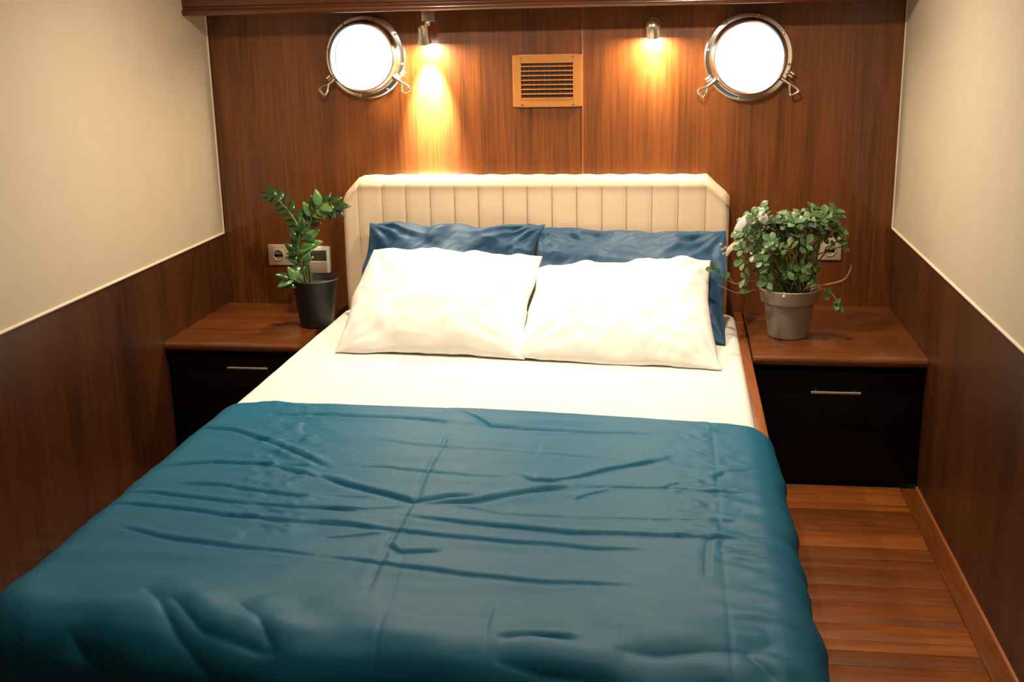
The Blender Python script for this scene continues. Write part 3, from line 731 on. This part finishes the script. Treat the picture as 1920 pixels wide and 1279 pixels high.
r_ = obj('socket_insert', lathe(bmesh.new(), [(.0235, .0), (.0235, .004), (.0215, .005), (.0195, .004), (.018, .001), (0, .001)], (.572, -.009, .660), (0, -1, 0), 32), m_plate, t)
bm = bmesh.new()
for s in (-1, 1): lathe(bm, [(.0028, 0), (.0028, .0012), (0, .0012)], (.572+s*.0075, -.0098, .660), (0, -1, 0), 10)
obj('pin_hole', bm, m_ventd, r_)
t = thing('thermostat', 'white square thermostat with grey screen on the wall behind the black pot', 'thermostat', (-1.399, 0, .61))
obj('case', box(-1.444, -1.355, -.024, -.001, .557, .662, .004), m_white_pl, t)
obj('screen', box(-1.434, -1.367, -.0252, -.0235, .606, .648, .0008), m_screen, t, label='grey display')
fp = obj('keypad', box(-1.436, -1.367, -.0254, -.0235, .562, .601, .0008), m_plate, t, label='beige keypad strip')
for i in range(5): obj('button', lathe(bmesh.new(), [(.0032, 0), (.003, .001), (0, .0013)], (-1.428+i*.0135, -.0253, .574), (0, -1, 0), 10), m_button, fp)

# ------------------------------------------------------------------ plants
def leaf_mesh(name, L, Wd, mat, kind='ovate', curl=.25):
    """leaf with midrib fold, stem end at origin, growing along +Y, face up +Z; has thickness"""
    bm = bmesh.new(); n = 7; rows = []
    for i in range(n+1):
        u = i/n
        if kind == 'ovate': wv = Wd*math.sin(PI*u**.8)**.8*(1-.15*u)
        elif kind == 'obovate': wv = Wd*math.sin(PI*u**1.5)**.75
        else: wv = Wd*math.sin(PI*min(1, u*.9+.08))**.6*(1-u*.6)
        wv = max(wv, L*.012)
        z = -curl*L*u*u
        rows.append([bm.verts.new((-wv/2, L*u, z+wv*.14)), bm.verts.new((0, L*u, z)), bm.verts.new((wv/2, L*u, z+wv*.14))])
    for A, B in zip(rows, rows[1:]):
        for k in (0, 1): bm.faces.new((A[k], A[k+1], B[k+1], B[k]))
    bmesh.ops.recalc_face_normals(bm, faces=bm.faces)
    bmesh.ops.solidify(bm, geom=bm.faces[:], thickness=L*.018)
    me = bpy.data.meshes.new(name); bm.to_mesh(me); bm.free(); me.materials.append(mat)
    me.polygons.foreach_set('use_smooth', [True]*len(me.polygons))
    return me
def put_leaf(me, parent, pos, direction, upv, s=1.0):
    d = Vector(direction).normalized(); u = Vector(upv)
    x = d.cross(u)
    if x.length < 1e-4: x = d.orthogonal()
    x.normalize(); z = x.cross(d)
    Mx = Matrix((x, d, z)).transposed()
    o = bpy.data.objects.new('leaf', me); C.objects.link(o); o.parent = parent
    o.location = Vector(pos)-WL[parent.name]; o.rotation_mode = 'QUATERNION'; o.rotation_quaternion = Mx.to_quaternion(); o.scale = (s, s, s)
    return o
rp = random.Random(11)

# left: black pot with two arching glossy stems
px, py, pz = -1.318, -.345, .425
t = thing('potted_plant', 'dark glossy plant with two arching stems in a black pot on the left cabinet', 'plant', (px, py, pz))
obj('pot', lathe(bmesh.new(), [(0, 0), (.056, 0), (.060, .004), (.080, .150), (.087, .172), (.089, .178), (.086, .181), (.080, .176), (.074, .155), (0, .150)], (px, py, pz), seg=48), m_blackpot, t)
obj('soil', lathe(bmesh.new(), [(0, .150), (.0735, .153), (.073, .158), (.04, .161), (0, .163)], (px, py, pz), seg=40), m_soil, t)
sr = Vector((px, py, pz+.158))
stemA = spline([sr+Vector((-.012, 0, -.01)), (-1.333, py-.01, .68), (-1.328, py-.02, .76), (-1.306, py-.03, .825), (-1.278, py-.05, .868), (-1.235, py-.06, .892), (-1.200, py-.07, .872)], 7)
stemB = spline([sr+Vector((-.03, .01, -.01)), (-1.354, py+.02, .69), (-1.368, py+.03, .765), (-1.405, py+.06, .824), (-1.462, py+.09, .876), (-1.512, py+.11, .893)], 7)
stemC = spline([sr+Vector((-.02, -.02, -.01)), (-1.345, py-.05, .66), (-1.350, py-.07, .72), (-1.335, py-.08, .78)], 6)
stemD = spline([sr+Vector((-.025, -.03, -.01)), (-1.36, py-.06, .605), (-1.385, py-.08, .622)], 6)
bm = bmesh.new()
for s in (stemA, stemB, stemC): tube(bm, s, [.0062-.0035*i/len(s) for i in range(len(s))], 8)
tube(bm, stemD, [.004]*len(stemD), 8)
obj('stems', bm, m_stem, t)
lzz = leaf_mesh('zz_leaf', .066, .034, m_zz); lzl = leaf_mesh('zz_leaf_light', .066, .038, m_zzl)
def along(stem, f0, n, me, spread, s0, s1, jit=.25):
    for i in range(n):
        f = f0+(1-f0)*i/(n-1); k = min(int(f*(len(stem)-1)), len(stem)-2)
        p = stem[k]; tg = (stem[k+1]-stem[k]).normalized()
        side = tg.cross(Vector((0, -1, .35))).normalized()
        sg = 1 if i % 2 else -1
        d = tg*.75+side*sg*spread+Vector((rp.uniform(-jit, jit), rp.uniform(-jit, jit)-.1, rp.uniform(-jit, jit)))
        if i == n-1: d = tg
        put_leaf(me[rp.randrange(len(me))], t, p, d, (rp.uniform(-.4, .4), -.8, .6), s0+(s1-s0)*rp.random())
along(stemA, .40, 16, [lzl, lzl, lzz], .8, .72, 1.0)
along(stemB, .28, 19, [lzz], .75, .65, .9)
along(stemC, .25, 9, [lzz, lzl], .8, .8, 1.05)
along(stemD, .4, 4, [lzl, lzz], .8, .8, 1.0)
for d, up_, z in (((.75, -.2, .55), (0, -1, .3), .752), ((.9, -.2, .32), (0, -1, .3), .728), ((-.8, -.3, .1), (0, -1, .3), .70), ((-.7, -.4, -.2), (0, -1, .3), .66)):
    put_leaf(lzl, t, (-1.335, py-.03, z), d, up_, 1.05)

# right: taupe pot with a bushy small-leaved plant
px, py, pz = .388, -.455, .445
t = thing('potted_plant', 'bushy plant with many small green leaves in a taupe pot on the right cabinet', 'plant', (px, py, pz))
obj('pot', lathe(bmesh.new(), [(0, 0), (.062, 0), (.067, .004), (.084, .118), (.086, .122), (.094, .124), (.102, .164), (.103, .168), (.100, .171), (.096, .168), (.090, .140), (0, .138)], (px, py, pz), seg=56), m_taupe, t)
obj('soil', lathe(bmesh.new(), [(0, .136), (.0885, .139), (.088, .148), (.05, .152), (0, .155)], (px, py, pz), seg=40), m_soil, t)
lj = [leaf_mesh('jade_leaf', .040, .025, m_jade, 'obovate', .12), leaf_mesh('jade_leaf_pale', .040, .025, m_jadel, 'obovate', .12)]
sb = bmesh.new()
tips = []
def jade_stem(tip, mid=None, rad=.0026, r0=None):
    a = rp.uniform(0, 2*PI); rr_ = rp.uniform(.0, .065)
    b = Vector((px+rr_*math.cos(a), py+rr_*math.sin(a), pz+.148)) if r0 is None else Vector(r0)
    tip = Vector(tip)
    if mid is None: mid = [b.lerp(tip, .5)+Vector((rp.uniform(-.02, .02), rp.uniform(-.02, .02), .03))]
    pts = spline([b]+[Vector(q) for q in mid]+[tip], 6)
    tube(sb, pts, [rad*(1-.5*i/len(pts)) for i in range(len(pts))], 6)
    return pts
leaf_spots = []
def rosette(p, tg, n, s0=.75, s1=1.15, pale=.35):
    ph = rp.uniform(0, 6)
    a = tg.orthogonal().normalized(); b = tg.cross(a)
    for i in range(n):
        f = ph+i*2.4
        d = (a*math.cos(f)+b*math.sin(f))*1.0+tg*(.35+.5*i/n)
        leaf_spots.append((lj[1] if rp.random() < pale else lj[0], p-tg*(.018*(1-i/n)), d, tg+Vector((0, -.5, .1)), rp.uniform(s0, s1)))
# canopy targets (x, z) relative to the photograph's silhouette, depth free
for i in range(44):
    fx = (i+.5)/44; x = .205+fx*.345+rp.uniform(-.015, .015)
    top = .875+.012*math.sin(fx*9)-(.03 if fx < .12 else 0)
    z = top-abs(rp.gauss(0, 1))*.05
    if fx > .85 and z < .80: z = .86
    y = py+rp.uniform(-.10, .10)
    pts = jade_stem((x, y, z)); tg = (pts[-1]-pts[-3]).normalized()
    rosette(pts[-1], tg, 6)
    if z > .80:
        for f in (.8,):
            k = int(f*(len(pts)-1)); rosette(pts[k], tg, 3, .6, .95)
for i in range(34):    # lower and left mass
    x = rp.uniform(.20, .47); z = rp.uniform(.64, .82); y = py+rp.uniform(-.14, .05)
    pts = jade_stem((x, y, z)); rosette(pts[-1], (pts[-1]-pts[-3]).normalized(), 5, .65, 1.0)
for x, z in ((.50, .80), (.535, .785), (.555, .765), (.47, .70), (.45, .66)):
    pts = jade_stem((x, py-.03, z)); rosette(pts[-1], (pts[-1]-pts[-3]).normalized(), 4, .7, 1.1, .6)
# trailing stems
T2 = bmesh.new()
def twig(pts_, rad):
    pts = spline(pts_, 7); tube(T2, pts, [rad*(1-.6*i/len(pts)) for i in range(len(pts))], 6); return pts
twig([(px+.04, py-.02, pz+.15), (.44, py-.05, .625), (.50, py-.06, .638), (.555, py-.06, .655), (.575, py-.06, .69), (.574, py-.06, .705)], .0045)
p = twig([(px+.07, py, pz+.15), (.48, py-.03, .62), (.52, py-.05, .605), (.535, py-.06, .585)], .003)
for q in ((.515, .60), (.535, .578), (.550, .592), (.528, .562), (.545, .570)): leaf_spots.append((lj[0], Vector((q[0], py-.06, q[1])), Vector((rp.uniform(-.6, .8), -.4, rp.uniform(-.9, .3))), (0, -1, .2), .8))
leaf_spots.append((lj[1], Vector((.505, py-.07, .600)), Vector((.1, -.3, 1)), (0, -1, .2), .8))
p = twig([(px-.06, py-.02, pz+.15), (.27, py-.04, .612), (.22, py-.06, .605), (.17, py-.08, .625), (.145, py-.085, .64)], .0028)
leaf_spots.append((lj[0], Vector((.255, py-.06, .612)), Vector((-.9, -.3, .05)), (0, -.6, 1), 1.0))
p = twig([(px-.04, py-.02, pz+.16), (.26, py-.04, .645), (.20, py-.07, .640), (.160, py-.08, .668), (.130, py-.09, .690)], .0026)
for q, d in (((.15, .675), (-.5, -.3, .6)), ((.13, .69), (-.1, -.3, 1)), ((.13, .69), (-.9, -.2, .1)), ((.165, .66), (.4, -.4, .7))): leaf_spots.append((lj[1], Vector((q[0], py-.085, q[1])), Vector(d), (0, -1, .4), .75))
p = twig([(.20, py-.065, .640), (.175, py-.06, .67), (.168, py-.05, .72), (.160, py-.05, .765)], .0016)
obj('stems', sb, m_stem, t)
obj('twigs', T2, m_twig, t)
for me, p, d, u, s in leaf_spots[:296]: put_leaf(me, t, p, d, u, s)
if len(leaf_spots) > 296:
    bm = bmesh.new()
    for me, p, d, u, s in leaf_spots[296:]:
        d = Vector(d).normalized(); x = d.cross(Vector(u)); x = x.normalized() if x.length > 1e-4 else d.orthogonal().normalized(); z = x.cross(d)
        Mx = Matrix((x, d, z)).transposed().to_4x4(); Mx = Matrix.Translation(p) @ Mx @ Matrix.Scale(s, 4)
        n0 = len(bm.verts); bm.from_mesh(me); bm.verts.ensure_lookup_table()
        for v_ in bm.verts[n0:]: v_.co = Mx @ v_.co
    obj('foliage', bm, m_jade, t)['kind'] = 'stuff'
# dried buds and pale strap leaves
for x, z in ((.152, .768), (.158, .752), (.168, .757), (.163, .738)):
    obj('bud', lathe(bmesh.new(), [(0, -.007), (.005, -.004), (.0065, 0), (.005, .004), (0, .007)], (x, py-.05, z), seg=12), m_taupe, t)
def strap(pts, wid, mat, label):
    P = spline(pts, 5); bm = bmesh.new(); L = []; n = len(P)
    for i, p in enumerate(P):
        tg = (P[min(i+1, n-1)]-P[max(i-1, 0)]).normalized(); sd = tg.cross(Vector((0, -1, .2))).normalized()
        wv = wid*math.sin(PI*min(.97, max(.06, i/(n-1))))**.6
        L.append([bm.verts.new(p-sd*wv/2), bm.verts.new(p+Vector((0, -.002, 0))), bm.verts.new(p+sd*wv/2)])
    for A, B in zip(L, L[1:]):
        for k in (0, 1): bm.faces.new((A[k], A[k+1], B[k+1], B[k]))
    bmesh.ops.recalc_face_normals(bm, faces=bm.faces); bmesh.ops.solidify(bm, geom=bm.faces[:], thickness=.0012)
    obj('strap_leaf', bm, mat, t, label=label)
yv = py-.075
strap([(.171, yv, .735), (.178, yv-.01, .758), (.200, yv-.02, .782), (.222, yv-.01, .795)], .018, m_pale, 'dried beige curved leaf')
strap([(.196, yv, .805), (.205, yv-.01, .830), (.225, yv-.015, .860), (.248, yv, .875)], .026, m_whitel, 'pale whitish leaf')
strap([(.222, yv+.0, .815), (.235, yv-.01, .845), (.252, yv-.01, .872)], .020, m_whitel, 'pale whitish leaf')
strap([(.282, yv, .845), (.288, yv-.01, .865), (.270, yv-.012, .885)], .024, m_whitel, 'pale whitish leaf')
obj('bud', lathe(bmesh.new(), [(0, -.012), (.008, -.006), (.010, 0), (.007, .008), (0, .012)], (.362, py-.09, pz+.160), seg=12), m_pale, t, label='yellow fallen leaf')
